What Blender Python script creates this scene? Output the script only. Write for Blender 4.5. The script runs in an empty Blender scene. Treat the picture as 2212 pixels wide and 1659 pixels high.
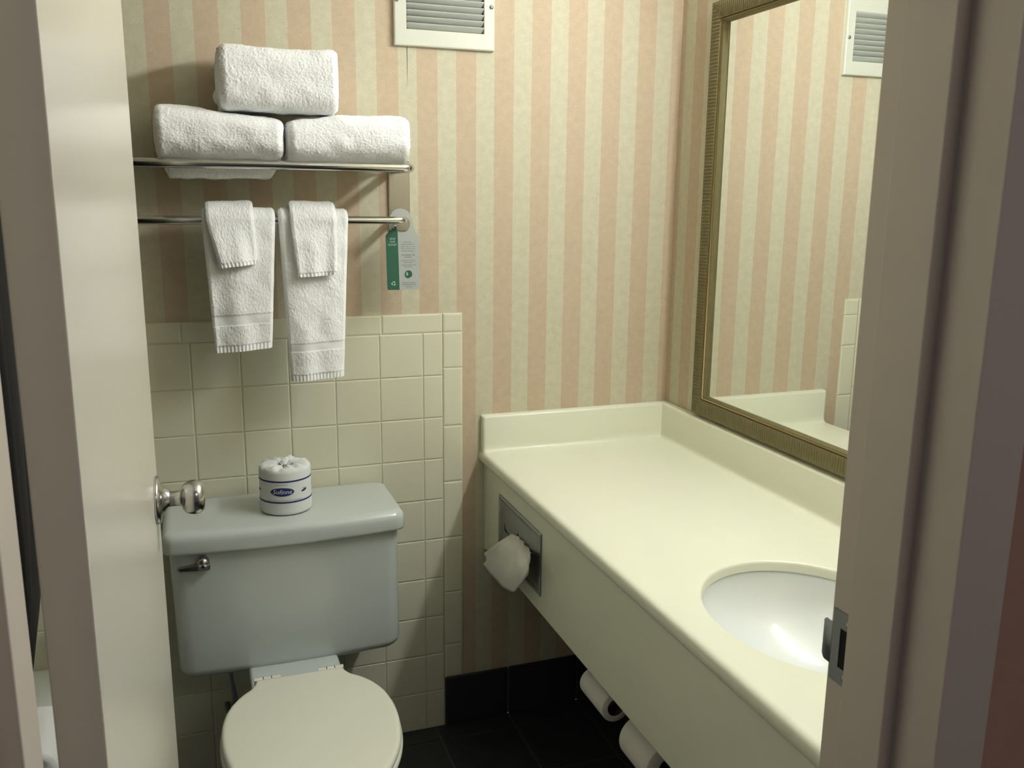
import bpy, math, random
import numpy as np
from mathutils import Vector, Matrix
random.seed(4)
D = bpy.data
SC = bpy.context.scene
COL = SC.collection
PI = math.pi

# ------------------------------------------------------------------ camera
cam_d = D.cameras.new('camera'); cam = D.objects.new('camera', cam_d); COL.objects.link(cam)
cam_d.sensor_width = 36.0; cam_d.sensor_fit = 'HORIZONTAL'
cam_d.lens = 36 * 1927.9 / 2212
cam_d.clip_start = 0.02
YAW, PITCH, ROLL = 0.344569, 0.207722, 0.01017
CAM = Vector((-0.52756, -2.13118, 1.41868))
fw = Vector((math.sin(YAW)*math.cos(PITCH), math.cos(YAW)*math.cos(PITCH), -math.sin(PITCH)))
rt = Vector((math.cos(YAW), -math.sin(YAW), 0)); up = rt.cross(fw)
r2 = rt*math.cos(ROLL) + up*math.sin(ROLL); u2 = up*math.cos(ROLL) - rt*math.sin(ROLL)
M = Matrix((r2, u2, -fw)).transposed().to_4x4(); M.translation = CAM
cam.matrix_world = M
cam_d.dof.use_dof = True; cam_d.dof.focus_distance = 2.0; cam_d.dof.aperture_fstop = 24.0
SC.camera = cam

# ------------------------------------------------------------------ light
SC.view_settings.view_transform = 'Standard'; SC.view_settings.look = 'None'
SC.view_settings.gamma = 1.0; SC.view_settings.use_curve_mapping = False
SC.view_settings.exposure = 0.0
W = D.worlds.new('world'); SC.world = W; W.use_nodes = True
W.node_tree.nodes['Background'].inputs[0].default_value = (0.36, 0.325, 0.37, 1)
W.node_tree.nodes['Background'].inputs[1].default_value = 0.22
VANITY_LIGHT = 52.0                      # radiance of the tube fixture's diffuser
VANITY_COLOR = (0.965, 1.0, 1.02, 1)
hall = D.lights.new('hall_light', 'AREA'); hall.energy = 6.0; hall.size = 0.5; hall.color = (1.0, 0.90, 0.86)
hall_o = D.objects.new('hall_light', hall); COL.objects.link(hall_o); hall_o.location = (0.40, -2.9, 2.32)

# ------------------------------------------------------------------ materials
def lin(r, g, b):
    f = lambda c: (c/255/12.92) if c/255 <= .04045 else ((c/255+.055)/1.055)**2.4
    return (f(r), f(g), f(b), 1)
def mat(name, col, rough=.5, metal=0.0, bump=0.0, scale=60, var=0.0, sheen=0.0, coat=0.0, spec=0.5, detail=3, vscale=None):
    m = D.materials.new(name); m.use_nodes = True; nt = m.node_tree; b = nt.nodes['Principled BSDF']
    b.inputs['Base Color'].default_value = col; b.inputs['Roughness'].default_value = rough
    b.inputs['Metallic'].default_value = metal; b.inputs['Specular IOR Level'].default_value = spec
    if sheen: b.inputs['Sheen Weight'].default_value = sheen; b.inputs['Sheen Roughness'].default_value = .6
    if coat: b.inputs['Coat Weight'].default_value = coat; b.inputs['Coat Roughness'].default_value = .12
    tc = nt.nodes.new('ShaderNodeTexCoord')
    if bump:
        n = nt.nodes.new('ShaderNodeTexNoise'); n.inputs['Scale'].default_value = scale; n.inputs['Detail'].default_value = detail
        nt.links.new(tc.outputs['Object'], n.inputs['Vector'])
        bp = nt.nodes.new('ShaderNodeBump'); bp.inputs['Strength'].default_value = bump; bp.inputs['Distance'].default_value = .002
        nt.links.new(n.outputs['Fac'], bp.inputs['Height']); nt.links.new(bp.outputs['Normal'], b.inputs['Normal'])
    if var:
        n2 = nt.nodes.new('ShaderNodeTexNoise'); n2.inputs['Scale'].default_value = vscale or scale; n2.inputs['Detail'].default_value = 4
        nt.links.new(tc.outputs['Object'], n2.inputs['Vector'])
        mx = nt.nodes.new('ShaderNodeMix'); mx.data_type = 'RGBA'
        mx.inputs[6].default_value = [c*(1-var) for c in col[:3]]+[1]; mx.inputs[7].default_value = [min(1, c*(1+var)) for c in col[:3]]+[1]
        nt.links.new(n2.outputs['Fac'], mx.inputs[0]); nt.links.new(mx.outputs[2], b.inputs['Base Color'])
    return m

def wallpaper(name, u_from):
    """pink and cream stripes; u_from: function building the unrolled horizontal coordinate"""
    m = D.materials.new(name); m.use_nodes = True; nt = m.node_tree; b = nt.nodes['Principled BSDF']; L = nt.links
    b.inputs['Roughness'].default_value = .75; b.inputs['Specular IOR Level'].default_value = .25
    tc = nt.nodes.new('ShaderNodeTexCoord'); sp = nt.nodes.new('ShaderNodeSeparateXYZ'); L.new(tc.outputs['Object'], sp.inputs[0])
    def mth(op, a, c=None):
        n = nt.nodes.new('ShaderNodeMath'); n.operation = op
        for i, v in enumerate((a, c)):
            if v is None: continue
            if isinstance(v, (int, float)): n.inputs[i].default_value = v
            else: L.new(v, n.inputs[i])
        return n.outputs[0]
    u = u_from(sp, mth)
    wob = nt.nodes.new('ShaderNodeTexNoise'); wob.inputs['Scale'].default_value = 160; L.new(tc.outputs['Object'], wob.inputs['Vector'])
    u2 = mth('ADD', u, mth('MULTIPLY', mth('SUBTRACT', wob.outputs['Fac'], .5), .0022))
    def stripe(x0, P, w): return mth('LESS_THAN', mth('MODULO', mth('ADD', mth('SUBTRACT', u2, x0), P*40), P), w)
    right = stripe(-.0064, .0955, .0497); left = stripe(-.199, .0978, .0510)
    side = mth('GREATER_THAN', u, -.03)
    pink = mth('ADD', mth('MULTIPLY', side, right), mth('MULTIPLY', mth('SUBTRACT', 1, side), left))
    mx = nt.nodes.new('ShaderNodeMix'); mx.data_type = 'RGBA'
    mx.inputs[6].default_value = lin(206, 201, 176); mx.inputs[7].default_value = lin(201, 182, 156); L.new(pink, mx.inputs[0])
    # mottled print, short fibres and specks
    n1 = nt.nodes.new('ShaderNodeTexNoise'); n1.inputs['Scale'].default_value = 55; n1.inputs['Detail'].default_value = 8; L.new(tc.outputs['Object'], n1.inputs['Vector'])
    cr = nt.nodes.new('ShaderNodeMapRange'); cr.inputs[1].default_value = .3; cr.inputs[2].default_value = .7; cr.inputs[3].default_value = .94; cr.inputs[4].default_value = 1.05; L.new(n1.outputs['Fac'], cr.inputs[0])
    n2 = nt.nodes.new('ShaderNodeTexNoise'); n2.inputs['Scale'].default_value = 420; n2.inputs['Detail'].default_value = 2; L.new(tc.outputs['Object'], n2.inputs['Vector'])
    cr2 = nt.nodes.new('ShaderNodeMapRange'); cr2.inputs[1].default_value = .3; cr2.inputs[2].default_value = .7; cr2.inputs[3].default_value = .90; cr2.inputs[4].default_value = 1.07; L.new(n2.outputs['Fac'], cr2.inputs[0])
    vo = nt.nodes.new('ShaderNodeTexVoronoi'); vo.inputs['Scale'].default_value = 30; L.new(tc.outputs['Object'], vo.inputs['Vector'])
    sepc = nt.nodes.new('ShaderNodeSeparateColor'); L.new(vo.outputs['Color'], sepc.inputs[0])
    spk = mth('MULTIPLY', mth('LESS_THAN', vo.outputs['Distance'], mth('MULTIPLY', sepc.outputs[0], .042)), mth('GREATER_THAN', sepc.outputs[1], .5))
    f = mth('MULTIPLY', mth('MULTIPLY', cr.outputs[0], cr2.outputs[0]), mth('SUBTRACT', 1, mth('MULTIPLY', spk, .35)))
    mul = nt.nodes.new('ShaderNodeVectorMath'); mul.operation = 'SCALE'; L.new(mx.outputs[2], mul.inputs[0]); L.new(f, mul.inputs['Scale'])
    L.new(mul.outputs[0], b.inputs['Base Color'])
    bp = nt.nodes.new('ShaderNodeBump'); bp.inputs['Strength'].default_value = .12; bp.inputs['Distance'].default_value = .001
    L.new(n2.outputs['Fac'], bp.inputs['Height']); L.new(bp.outputs['Normal'], b.inputs['Normal'])
    return m

MT = {}
MT['paper_back'] = wallpaper('striped_wallpaper', lambda sp, m: m('SUBTRACT', sp.outputs[0], sp.outputs[1]))
MT['tile'] = mat('cream_tile', lin(222, 220, 196), .22, bump=.05, scale=25, var=.02, vscale=6)
MT['grout'] = mat('grout', lin(214, 211, 186), .85, bump=.2, scale=300)
MT['slate'] = mat('dark_slate_tile', lin(46, 50, 50), .45, bump=.3, scale=40, var=.25, vscale=14)
MT['slate_grout'] = mat('grey_grout', lin(84, 84, 78), .9, bump=.2, scale=200)
MT['paint'] = mat('ceiling_paint', lin(196, 194, 180), .8, bump=.05, scale=200)
MT['frame_paint'] = mat('door_frame_enamel', lin(204, 194, 180), .42, bump=.06, scale=120)
MT['door_paint'] = mat('door_enamel', lin(212, 208, 192), .24, bump=.06, scale=14, detail=5)
MT['hall_paper'] = mat('hall_wall_cover', lin(178, 142, 124), .9, bump=.3, scale=90, var=.18, vscale=22)
MT['porcelain'] = mat('porcelain', lin(240, 244, 240), .09, coat=.5)
MT['tank_china'] = mat('tank_china', lin(198, 206, 202), .16, coat=.3)
MT['seat_plastic'] = mat('seat_plastic', lin(226, 227, 210), .25)
MT['solid'] = mat('cream_solid_surface', lin(234, 235, 213), .32, bump=.015, scale=30, var=.012, vscale=9)
MT['satin'] = mat('satin_chrome', lin(190, 190, 188), .22, 1.0)
MT['chrome'] = mat('chrome', lin(206, 206, 202), .13, 1.0)
MT['brushed'] = mat('brushed_nickel', lin(182, 180, 168), .28, 1.0, bump=.02, scale=120)
MT['steel'] = mat('strike_steel', lin(150, 154, 156), .5, 1.0, bump=.05, scale=200)
MT['chromeplate'] = mat('dull_chrome_plate', lin(160, 166, 168), .3, 1.0, bump=.08, scale=9)
MT['dark'] = mat('dark_void', lin(20, 20, 20), .9)
MT['terry'] = mat('white_terry', lin(250, 251, 249), 1.0, bump=.4, scale=520, sheen=.4, spec=.1, detail=2, var=.035, vscale=330)
MT['weave'] = mat('flat_woven_cotton', lin(244, 246, 243), .9, bump=.25, scale=500, sheen=.2, spec=.15)
MT['tissue'] = mat('tissue_paper', lin(228, 226, 216), .95, bump=.08, scale=160, spec=.1)
MT['wrap'] = mat('roll_wrapper_paper', lin(222, 226, 222), .75, bump=.2, scale=60, spec=.2)
MT['navy'] = mat('navy_print', lin(38, 46, 104), .7)
MT['white_print'] = mat('white_print', lin(232, 236, 232), .7)
MT['core'] = mat('cardboard_core', lin(78, 66, 52), .9)
MT['card'] = mat('card_stock', lin(178, 184, 180), .5)
MT['green'] = mat('green_print', lin(46, 98, 78), .5)
MT['mint'] = mat('pale_print', lin(196, 220, 204), .5)
MT['grey_print'] = mat('grey_print', lin(92, 104, 98), .6)
MT['vent'] = mat('vent_enamel', lin(212, 214, 200), .4)
MT['louvre'] = mat('shaded_vent_enamel', lin(176, 180, 170), .5)  # vent enamel greyed: shade of the down-tilted slats put into the colour
MT['mirror'] = mat('mirror_glass', (.92, .94, .92, 1), .0, 1.0)
MT['bronze'] = mat('antique_bronze_frame', lin(126, 117, 82), .5, .4, bump=.1, scale=200, var=.12, vscale=60)
MT['gold'] = mat('gold_bead', lin(138, 120, 72), .5, .5)
MT['curtain'] = mat('dark_curtain_cloth', lin(42, 40, 38), .95, bump=.2, scale=300)
MT['tub'] = mat('tub_enamel', lin(224, 228, 220), .12, coat=.3)
MT['carpet'] = mat('hall_carpet', lin(84, 78, 70), 1.0, bump=.4, scale=300, var=.2, vscale=60)
MT['fixture'] = mat('fixture_enamel', lin(235, 235, 230), .4)
em = D.materials.new('lit_diffuser'); em.use_nodes = True
eb = em.node_tree.nodes['Principled BSDF']; eb.inputs['Base Color'].default_value = (.8, .8, .8, 1)
eb.inputs['Emission Color'].default_value = VANITY_COLOR; eb.inputs['Emission Strength'].default_value = VANITY_LIGHT
MT['lamp'] = em

# ------------------------------------------------------------------ builders
ORG = {}                                    # origin of each root, so meshes can be written in world coordinates
def tag(o, label=None, cat=None, group=None, kind=None):
    if label: o['label'] = label
    if cat: o['category'] = cat
    if group: o['group'] = group
    if kind: o['kind'] = kind
    return o
def thing(name, loc, label, cat, group=None):
    o = D.objects.new(name, None); o.empty_display_size = .05; COL.objects.link(o); o.location = loc; ORG[o] = Vector(loc)
    return tag(o, label, cat, group)
class MB:
    def __init__(s): s.v = []; s.f = []
    def add(s, v, f):
        n = len(s.v); s.v += [tuple(map(float, p)) for p in v]; s.f += [tuple(i+n for i in q) for q in f]; return s
    def box(s, a, b):
        x0, y0, z0 = a; x1, y1, z1 = b
        return s.add([(x0,y0,z0),(x1,y0,z0),(x1,y1,z0),(x0,y1,z0),(x0,y0,z1),(x1,y0,z1),(x1,y1,z1),(x0,y1,z1)],
                     [(0,3,2,1),(4,5,6,7),(0,1,5,4),(1,2,6,5),(2,3,7,6),(3,0,4,7)])
    def grid(s, P, close_u=False, close_v=False, flip=False):
        P = np.asarray(P, float); nu, nv = P.shape[:2]; n = len(s.v); s.v += [tuple(p) for p in P.reshape(-1, 3).tolist()]
        for i in range(nu if close_u else nu-1):
            for j in range(nv if close_v else nv-1):
                a = n+i*nv+j; b = n+((i+1) % nu)*nv+j; c = n+((i+1) % nu)*nv+(j+1) % nv; d = n+i*nv+(j+1) % nv
                s.f.append((a, d, c, b) if flip else (a, b, c, d))
        return s
    def ring_cap(s, ring, flip=False):
        n = len(s.v); s.v += [tuple(map(float, p)) for p in ring]; q = tuple(range(n, n+len(ring))); s.f.append(q[::-1] if flip else q); return s
    def loft(s, rings, cap0=True, cap1=True):
        s.grid(rings, close_v=True)
        if cap0: s.ring_cap(rings[0], True)
        if cap1: s.ring_cap(rings[-1])
        return s
    def tube(s, path, r, n=16, caps=True):
        P = [Vector(p) for p in path]; rings = []; rr = r if hasattr(r, '__len__') else [r]*len(P)
        prev = None
        for i, p in enumerate(P):
            t = ((P[min(i+1, len(P)-1)]-P[max(i-1, 0)])).normalized()
            if prev is None:
                a = Vector((0,0,1)) if abs(t.z) < .9 else Vector((1,0,0)); e1 = (a - t*a.dot(t)).normalized()
            else: e1 = (prev - t*prev.dot(t)).normalized()
            e2 = t.cross(e1); prev = e1
            rings.append([p + (e1*math.cos(k*2*PI/n) + e2*math.sin(k*2*PI/n))*rr[i] for k in range(n)])
        return s.loft(rings, caps, caps)
    def lathe(s, prof, o, axis, n=40, caps=True):
        """prof: (radius, distance along axis)"""
        ax = Vector(axis).normalized(); a = Vector((0,0,1)) if abs(ax.z) < .9 else Vector((1,0,0))
        e1 = (a - ax*a.dot(ax)).normalized(); e2 = ax.cross(e1); o = Vector(o)
        return s.loft([[o + ax*h + (e1*math.cos(k*2*PI/n)+e2*math.sin(k*2*PI/n))*r for k in range(n)] for r, h in prof], caps, caps)
    def build(s, name, m, parent=None, smooth=False, bevel=0, seg=2, sub=0, solid=0, label=None, angle=None):
        root = parent
        while root is not None and root not in ORG: root = root.parent
        if root is not None: org = ORG[root]
        else:
            A = np.array(s.v); org = Vector(((A[:,0].min()+A[:,0].max())/2, (A[:,1].min()+A[:,1].max())/2, A[:,2].min()))
        me = D.meshes.new(name); me.from_pydata([(a-org.x, b-org.y, c-org.z) for a, b, c in s.v], [], s.f); me.update()
        o = D.objects.new(name, me); COL.objects.link(o)
        for mm in (m if isinstance(m, (list, tuple)) else [m]): me.materials.append(MT[mm])
        if parent is not None: o.parent = parent
        else: o.location = org; ORG[o] = org
        if smooth:
            for p in me.polygons: p.use_smooth = True
        if solid: md = o.modifiers.new('solid', 'SOLIDIFY'); md.thickness = solid; md.offset = 0
        if bevel: md = o.modifiers.new('bevel', 'BEVEL'); md.width = bevel; md.segments = seg; md.limit_method = 'ANGLE'; md.angle_limit = math.radians(40); md.harden_normals = False
        if sub: md = o.modifiers.new('sub', 'SUBSURF'); md.levels = sub; md.render_levels = sub
        if (bevel and smooth) or angle:
            ns = o.modifiers.new('norm', 'WEIGHTED_NORMAL'); ns.keep_sharp = True
        if label: o['label'] = label
        return o
def fix_normals(o):
    import bmesh
    bm = bmesh.new(); bm.from_mesh(o.data); bmesh.ops.remove_doubles(bm, verts=bm.verts, dist=1e-6); bmesh.ops.recalc_face_normals(bm, faces=bm.faces); bm.to_mesh(o.data); bm.free(); return o
def struct(name, mb, m, **k): return tag(mb.build(name, m, **k), kind='structure')

def vnoise(P, scale, seed=0):
    """value noise of an (n,3) array, -1..1"""
    q = P*scale + seed*17.31; i = np.floor(q).astype(np.int64); f = q-i; f = f*f*(3-2*f); out = 0
    for dx in (0,1):
        for dy in (0,1):
            for dz in (0,1):
                h = ((i[:,0]+dx)*73856093) ^ ((i[:,1]+dy)*19349663) ^ ((i[:,2]+dz)*83492791)
                h = (h*2654435761) & 0xFFFFFFFF; h = (h ^ (h >> 15)) * 2246822519 & 0xFFFFFFFF; h = h ^ (h >> 13)
                w = (f[:,0] if dx else 1-f[:,0])*(f[:,1] if dy else 1-f[:,1])*(f[:,2] if dz else 1-f[:,2])
                out = out + w*((h & 0xFFFF)/32767.5-1)
    return out
def terry(P, N, amp=1.0, seed=0):
    d = .00045*vnoise(P, 270, seed) + .0006*vnoise(P, 540, seed+1) + .0022*vnoise(P, 38, seed+2)
    return P + N*(d*amp)[:,None]
def grid_normals(G, close_v=False):
    du = np.gradient(G, axis=0)
    if close_v:
        dv = np.roll(G, -1, axis=1) - np.roll(G, 1, axis=1)
    else: dv = np.gradient(G, axis=1)
    n = np.cross(du, dv); l = np.linalg.norm(n, axis=2, keepdims=True); return n/np.maximum(l, 1e-9)

def text_mesh(txt, size, shear=0.0, space=1.0):
    """glyph outlines as flat (verts, faces) in the xy plane, centred on x"""
    c = D.curves.new('glyphs', 'FONT'); c.body = txt; c.size = size; c.align_x = 'CENTER'; c.shear = shear; c.space_character = space; c.resolution_u = 2
    o = D.objects.new('glyphs', c); COL.objects.link(o); bpy.context.view_layer.update()
    me = o.evaluated_get(bpy.context.evaluated_depsgraph_get()).to_mesh()
    v = [tuple(p.co) for p in me.vertices]; f = [tuple(p.vertices) for p in me.polygons]
    D.objects.remove(o); D.curves.remove(c); return v, f

# ------------------------------------------------------------------ room shell
XR, XL, YF, H = .69, -1.58, -1.452, 2.36
XJ0, XJ1, ZH = -.663, .064, 2.04          # door opening
P = .1085
struct('wall_back', MB().box((XL-.1, 0, 0), (XR+.1, .1, H)), 'paper_back')
wr = struct('wall_right', MB().box((XR, YF-.13, 0), (XR+.1, 0, H)), 'paper_back')
for o in (D.objects['wall_back'], wr):      # both walls share one unrolled stripe coordinate: keep their origins at the world origin
    off = o.location.copy(); o.data.transform(Matrix.Translation(off)); o.location = (0, 0, 0); ORG[o] = Vector((0,0,0))
struct('wall_left', MB().box((XL-.1, YF-.13, 0), (XL, 0, H)), 'tile')
def front(ya, yb, xl, xr): return MB().box((xl, ya, 0), (XJ0-.021, yb, H)).box((XJ1+.021, ya, 0), (xr, yb, H)).box((XJ0-.021, ya, ZH+.021), (XJ1+.021, yb, H))
wf = struct('wall_front', front(-1.53, YF-.0005, XL-.1, XR+.1), 'paper_back')
off = wf.location.copy(); wf.data.transform(Matrix.Translation(off)); wf.location = (0, 0, 0); ORG[wf] = Vector((0, 0, 0))
struct('wall_hall', front(-1.585, -1.5305, -2.2, 2.2), 'hall_paper')
seam = MB().add([(-.0293, -.0004, 1.7535), (-.0281, -.0004, 1.7535), (-.0287, -.0004, 1.655)], [(0, 1, 2)]).build('wallpaper_seam', 'dark', D.objects['wall_back'])
struct('ceiling', MB().box((XL-.1, -1.585, H), (XR+.1, .1, H+.08)), 'paint')
# floor: slate tiles with raised faces over grout
fl = MB().box((XL, -1.6, -.05), (XR, 0, -.003)); ft = MB()
pt = .2078
for i in range(-8, 4):
    for j in range(0, 8):
        x0 = .0255+i*pt; y1 = -.067-(j-1)*pt; a, b, c, d = max(x0+.003, XL), min(x0+pt-.003, XR), max(y1-pt+.003, -1.6), min(y1-.003, 0)
        if b-a < .01 or d-c < .01: continue
        ft.box((a, c, -.004), (b, d, 0))
floor = struct('floor', fl, 'slate_grout'); tiles = ft.build('floor_tile', 'slate', floor, bevel=.0015); tiles['label'] = 'dark slate square floor tiles'
struct('floor_hall', MB().box((-2.2, -4.2, -.05), (2.2, -1.6, 0)), 'carpet')

# cream tile wainscot on the back wall
def tile_at(mb, x0, x1, z0, z1, th=.0055, g=.0007, e=.0026, yb=-.0022, round_right=False, round_top=False):
    a, b, c, d = x0+g, x1-g, z0+g, z1-g
    o = [(a, c), (b, c), (b, d), (a, d)]
    def ring(i, y): return [(a+i, y, c+i), (b-i, y, c+i), (b-i, y, d-i), (a+i, y, d-i)]
    rs = [ring(0, yb), ring(0, -th*.55), ring(e*.35, -th*.88), ring(e, -th), ]
    n = len(mb.v)
    for r in rs: mb.v += r
    for k in range(3):
        for q in range(4):
            mb.f.append((n+k*4+q, n+k*4+(q+1) % 4, n+(k+1)*4+(q+1) % 4, n+(k+1)*4+q))
    mb.f.append((n+12, n+13, n+14, n+15))
tl = MB()
for i in range(-15, 1):
    for r in range(10):
        if i < 0: tile_at(tl, i*P, (i+1)*P, (9-r)*P, (10-r)*P)
        elif i == 0: tile_at(tl, 0, .0507, (9-r)*P, (10-r)*P)
zt = 10*P
for k in range(0, 12):
    tile_at(tl, .0507-(k+1)*.1524, .0507-k*.1524, zt, zt+.048, e=.004)
js = [.1429, .2377, .3888, .5423, .6951, .8437, .9942, zt]
for a, b in zip(js, js[1:]): tile_at(tl, .0507, .1025, a, b, e=.0045)
tile_at(tl, .0507, .1025, zt, zt+.048, e=.006)
gr = MB().box((XL, -.0034, 0), (.0512, -.0002, zt+.0475)).box((.0505, -.0034, .1429), (.1022, -.0002, zt+.0475))
wt = struct('wall_back_tile', tl, 'tile'); gro = gr.build('grout', 'grout', wt)
# dark tile skirting under the counter
bb = MB()
for k in range(4):
    a = .233+(k-1)*pt; bb.box((max(a+.0015, .0525), -.009, .0), (min(a+pt-.0015, XR), -.0002, .1425))
struct('baseboard_back', bb, 'slate', bevel=.004)
br = MB()
for k in range(7): br.box((XR-.009, YF+.004+k*pt, 0), (XR-.0002, min(YF+.004+(k+1)*pt-.003, -.01), .1425))
struct('baseboard_right', br, 'slate', bevel=.004)

# hollow metal door frame: profile swept up both jambs and across the head
def frame_profile(s, xj):           # s=+1 right jamb (opening towards -x), returns (x, y) ring
    o = xj
    pr = [(o+s*.057, YF), (o, YF), (o, -1.492), (o-s*.016, -1.492), (o-s*.016, -1.549), (o, -1.549), (o, -1.597), (o+s*.057, -1.597), (o+s*.057, -1.586), (o+s*.02, -1.586), (o+s*.02, YF-.004), (o+s*.057, YF-.004)]
    return pr
dfm = MB()
for s, xj in ((1, XJ1), (-1, XJ0)):
    pr = frame_profile(s, xj); lo = [(x, y, 0) for x, y in pr]; hi = [(x, y, ZH - s*(xj-x)) for x, y in pr]
    n = len(pr); k = len(dfm.v); dfm.v += lo+hi
    for i in range(n):
        q = (k+i, k+(i+1) % n, k+n+(i+1) % n, k+n+i); dfm.f.append(q if s < 0 else q[::-1])
prh = [(x-XJ1, y) for x, y in frame_profile(1, XJ1)]
A_ = [(XJ1+dx, y, ZH+dx) for dx, y in prh]; B_ = [(XJ0-dx, y, ZH+dx) for dx, y in prh]
k = len(dfm.v); n = len(prh); dfm.v += A_+B_
for i in range(n): dfm.f.append((k+i, k+(i+1) % n, k+n+(i+1) % n, k+n+i))
dframe = struct('trim_1', dfm, 'frame_paint', bevel=.0016, seg=3, smooth=False)
fix_normals(dframe)
# strike plate let into the latch jamb
zc = .978; sx = XJ1-.0006
def strike():
    out = []; z0, z1, l0, l1 = zc-.0385, zc+.0385, zc-.0225, zc+.0225; ya, yb, yl = -1.489, -1.4565, -1.452
    m = MB(); h0, h1, ha, hb = zc-.021, zc+.021, -1.483, -1.468
    def quad(y0, y1, za, zb): m.box((sx-.0012, y0, za), (sx, y1, zb))
    quad(ya, ha, z0, z1); quad(hb, yb, z0, z1); quad(ha, hb, z0, h0); quad(ha, hb, h1, z1)
    G = []
    for t in np.linspace(0, 1, 9):
        y = yb + .0150*t; x = sx-.0006 + .004*max(0, t-.3)**2
        G.append([(x, y, l0+.004*max(0, t-.7)/.3), (x, y, l1-.004*max(0, t-.7)/.3)])
    m2 = MB().grid(np.array(G))
    p = m.build('strike_plate', 'steel', dframe, label='steel strike plate with curved lip')
    m2.build('strike_lip', 'steel', p, smooth=True, solid=.0012)
    MB().box((sx-.0004, ha, h0), (sx+.0002, hb, h1)).build('latch_hole', 'dark', p)
    for zz in (zc+.029, zc-.029): MB().lathe([(.0034, 0), (.0034, .0014), (.002, .0018)], (sx, -1.478, zz), (-1, 0, 0), 16).build('strike_screw', 'chrome', p)
strike()

# the open door, seen almost edge on
Hc, Ec = Vector((-.6122, -1.442, 0)), Vector((-.5957, -.735, 0)); dv = (Ec-Hc).normalized(); nv = Vector((dv.y, -dv.x, 0))
W_ = (Ec-Hc).length
def dpt(a, b, z): p = Hc + dv*a + nv*b; return (p.x, p.y, z)
dm = MB(); c8 = [dpt(0, 0, .012), dpt(W_, 0, .012), dpt(W_, -.0345, .012), dpt(0, -.0345, .012)]
dm.add(c8 + [(x, y, ZH-.004) for x, y, z in c8], [(0,1,2,3),(7,6,5,4),(4,5,1,0),(5,6,2,1),(6,7,3,2),(7,4,0,3)])
door = struct('door_1', dm, 'door_paint', bevel=.0015); fix_normals(door)
for side, b0 in ((1, 0), (-1, -.0345)):
    o = dpt(W_-.0555, b0, .979); ax = nv*side
    kr = MB().lathe([(.0, 0), (.0352, 0), (.0355, .003), (.0335, .0062), (.024, .0085), (.018, .0125), (.0145, .018), (.0135, .0195)], o, ax, 48).build('knob_rosette', 'satin', door, smooth=True, label='round chrome rosette')
    ks = MB().lathe([(.0112, .0190), (.0110, .026), (.0112, .0335), (.0128, .0352), (.0172, .0370), (.0212, .0402), (.0242, .0455), (.0254, .0515), (.0252, .0570), (.0234, .0625), (.0190, .0665), (.0110, .0690), (.0, .0698)], o, ax, 48).build('door_knob', 'satin', door, smooth=True, label='round chrome door knob')

# ------------------------------------------------------------------ vanity counter
van = thing('vanity_counter', (.42, -.72, .50), 'cream solid-surface vanity counter with low splashbacks and deep front apron', 'counter')
ZC, XF = .771, .148
CX, CY, RA, RB = .385, -1.05, .172, .207
YE = YF+.0005
def counter_mesh():
    """slab with an oval opening and a rounded front edge"""
    m = MB(); n = 96; ang = [2*PI*k/n for k in range(n)]
    x0, x1, y0, y1 = XF+.012, XR-.0005, YE, -.0005
    def rect_pt(a):
        dx, dy = math.cos(a), math.sin(a); t = 1e9
        for lim, d, c in ((x1, dx, CX), (x0, -dx, CX), (y1, dy, CY), (y0, -dy, CY)):
            dist = (lim-c) if d == dx and lim in (x1,) or (lim == y1 and d == dy) else None
        ts = []
        if dx > 1e-9: ts.append((x1-CX)/dx)
        if dx < -1e-9: ts.append((x0-CX)/dx)
        if dy > 1e-9: ts.append((y1-CY)/dy)
        if dy < -1e-9: ts.append((y0-CY)/dy)
        t = min(ts); return CX+dx*t, CY+dy*t
    corners = [math.atan2(y-CY, x-CX) % (2*PI) for x, y in ((x0,y0),(x1,y0),(x1,y1),(x0,y1))]
    ang = sorted(set([round(a, 6) for a in ang + corners]))
    out = [rect_pt(a) for a in ang]; e = lambda a, k: (CX+(RA+k)*math.cos(a), CY+(RB+k)*math.sin(a))
    rings = [[(x, y, ZC) for x, y in out], [(*e(a, .006), ZC) for a in ang], [(*e(a, .0032), ZC-.0006) for a in ang], [(*e(a, .0009), ZC-.0026) for a in ang], [(*e(a, 0), ZC-.006) for a in ang], [(*e(a, 0), ZC-.014) for a in ang], [(*e(a, .0), ZC-.019) for a in ang]]
    m.grid(np.array(rings), close_v=True, flip=True)
    # front edge profile, swept along y
    pr = [(x0, ZC), (XF+.006, ZC-.0012), (XF+.002, ZC-.0045), (XF, ZC-.010), (XF, ZC-.022), (XF+.003, ZC-.028), (XF+.009, ZC-.0305), (x0, ZC-.031)]
    ys = sorted(set([y0] + [round(y, 6) for x, y in out if abs(x-x0) < 1e-6] + [y1]))
    m.grid(np.array([[(x, y, z) for x, z in pr] for y in ys]), flip=True)
    return m
ct = counter_mesh().build('countertop', 'solid', van, smooth=True); fix_normals(ct)
md = ct.modifiers.new('es', 'EDGE_SPLIT'); md.split_angle = math.radians(50)
def splash(pts_fn, name): pass
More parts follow.
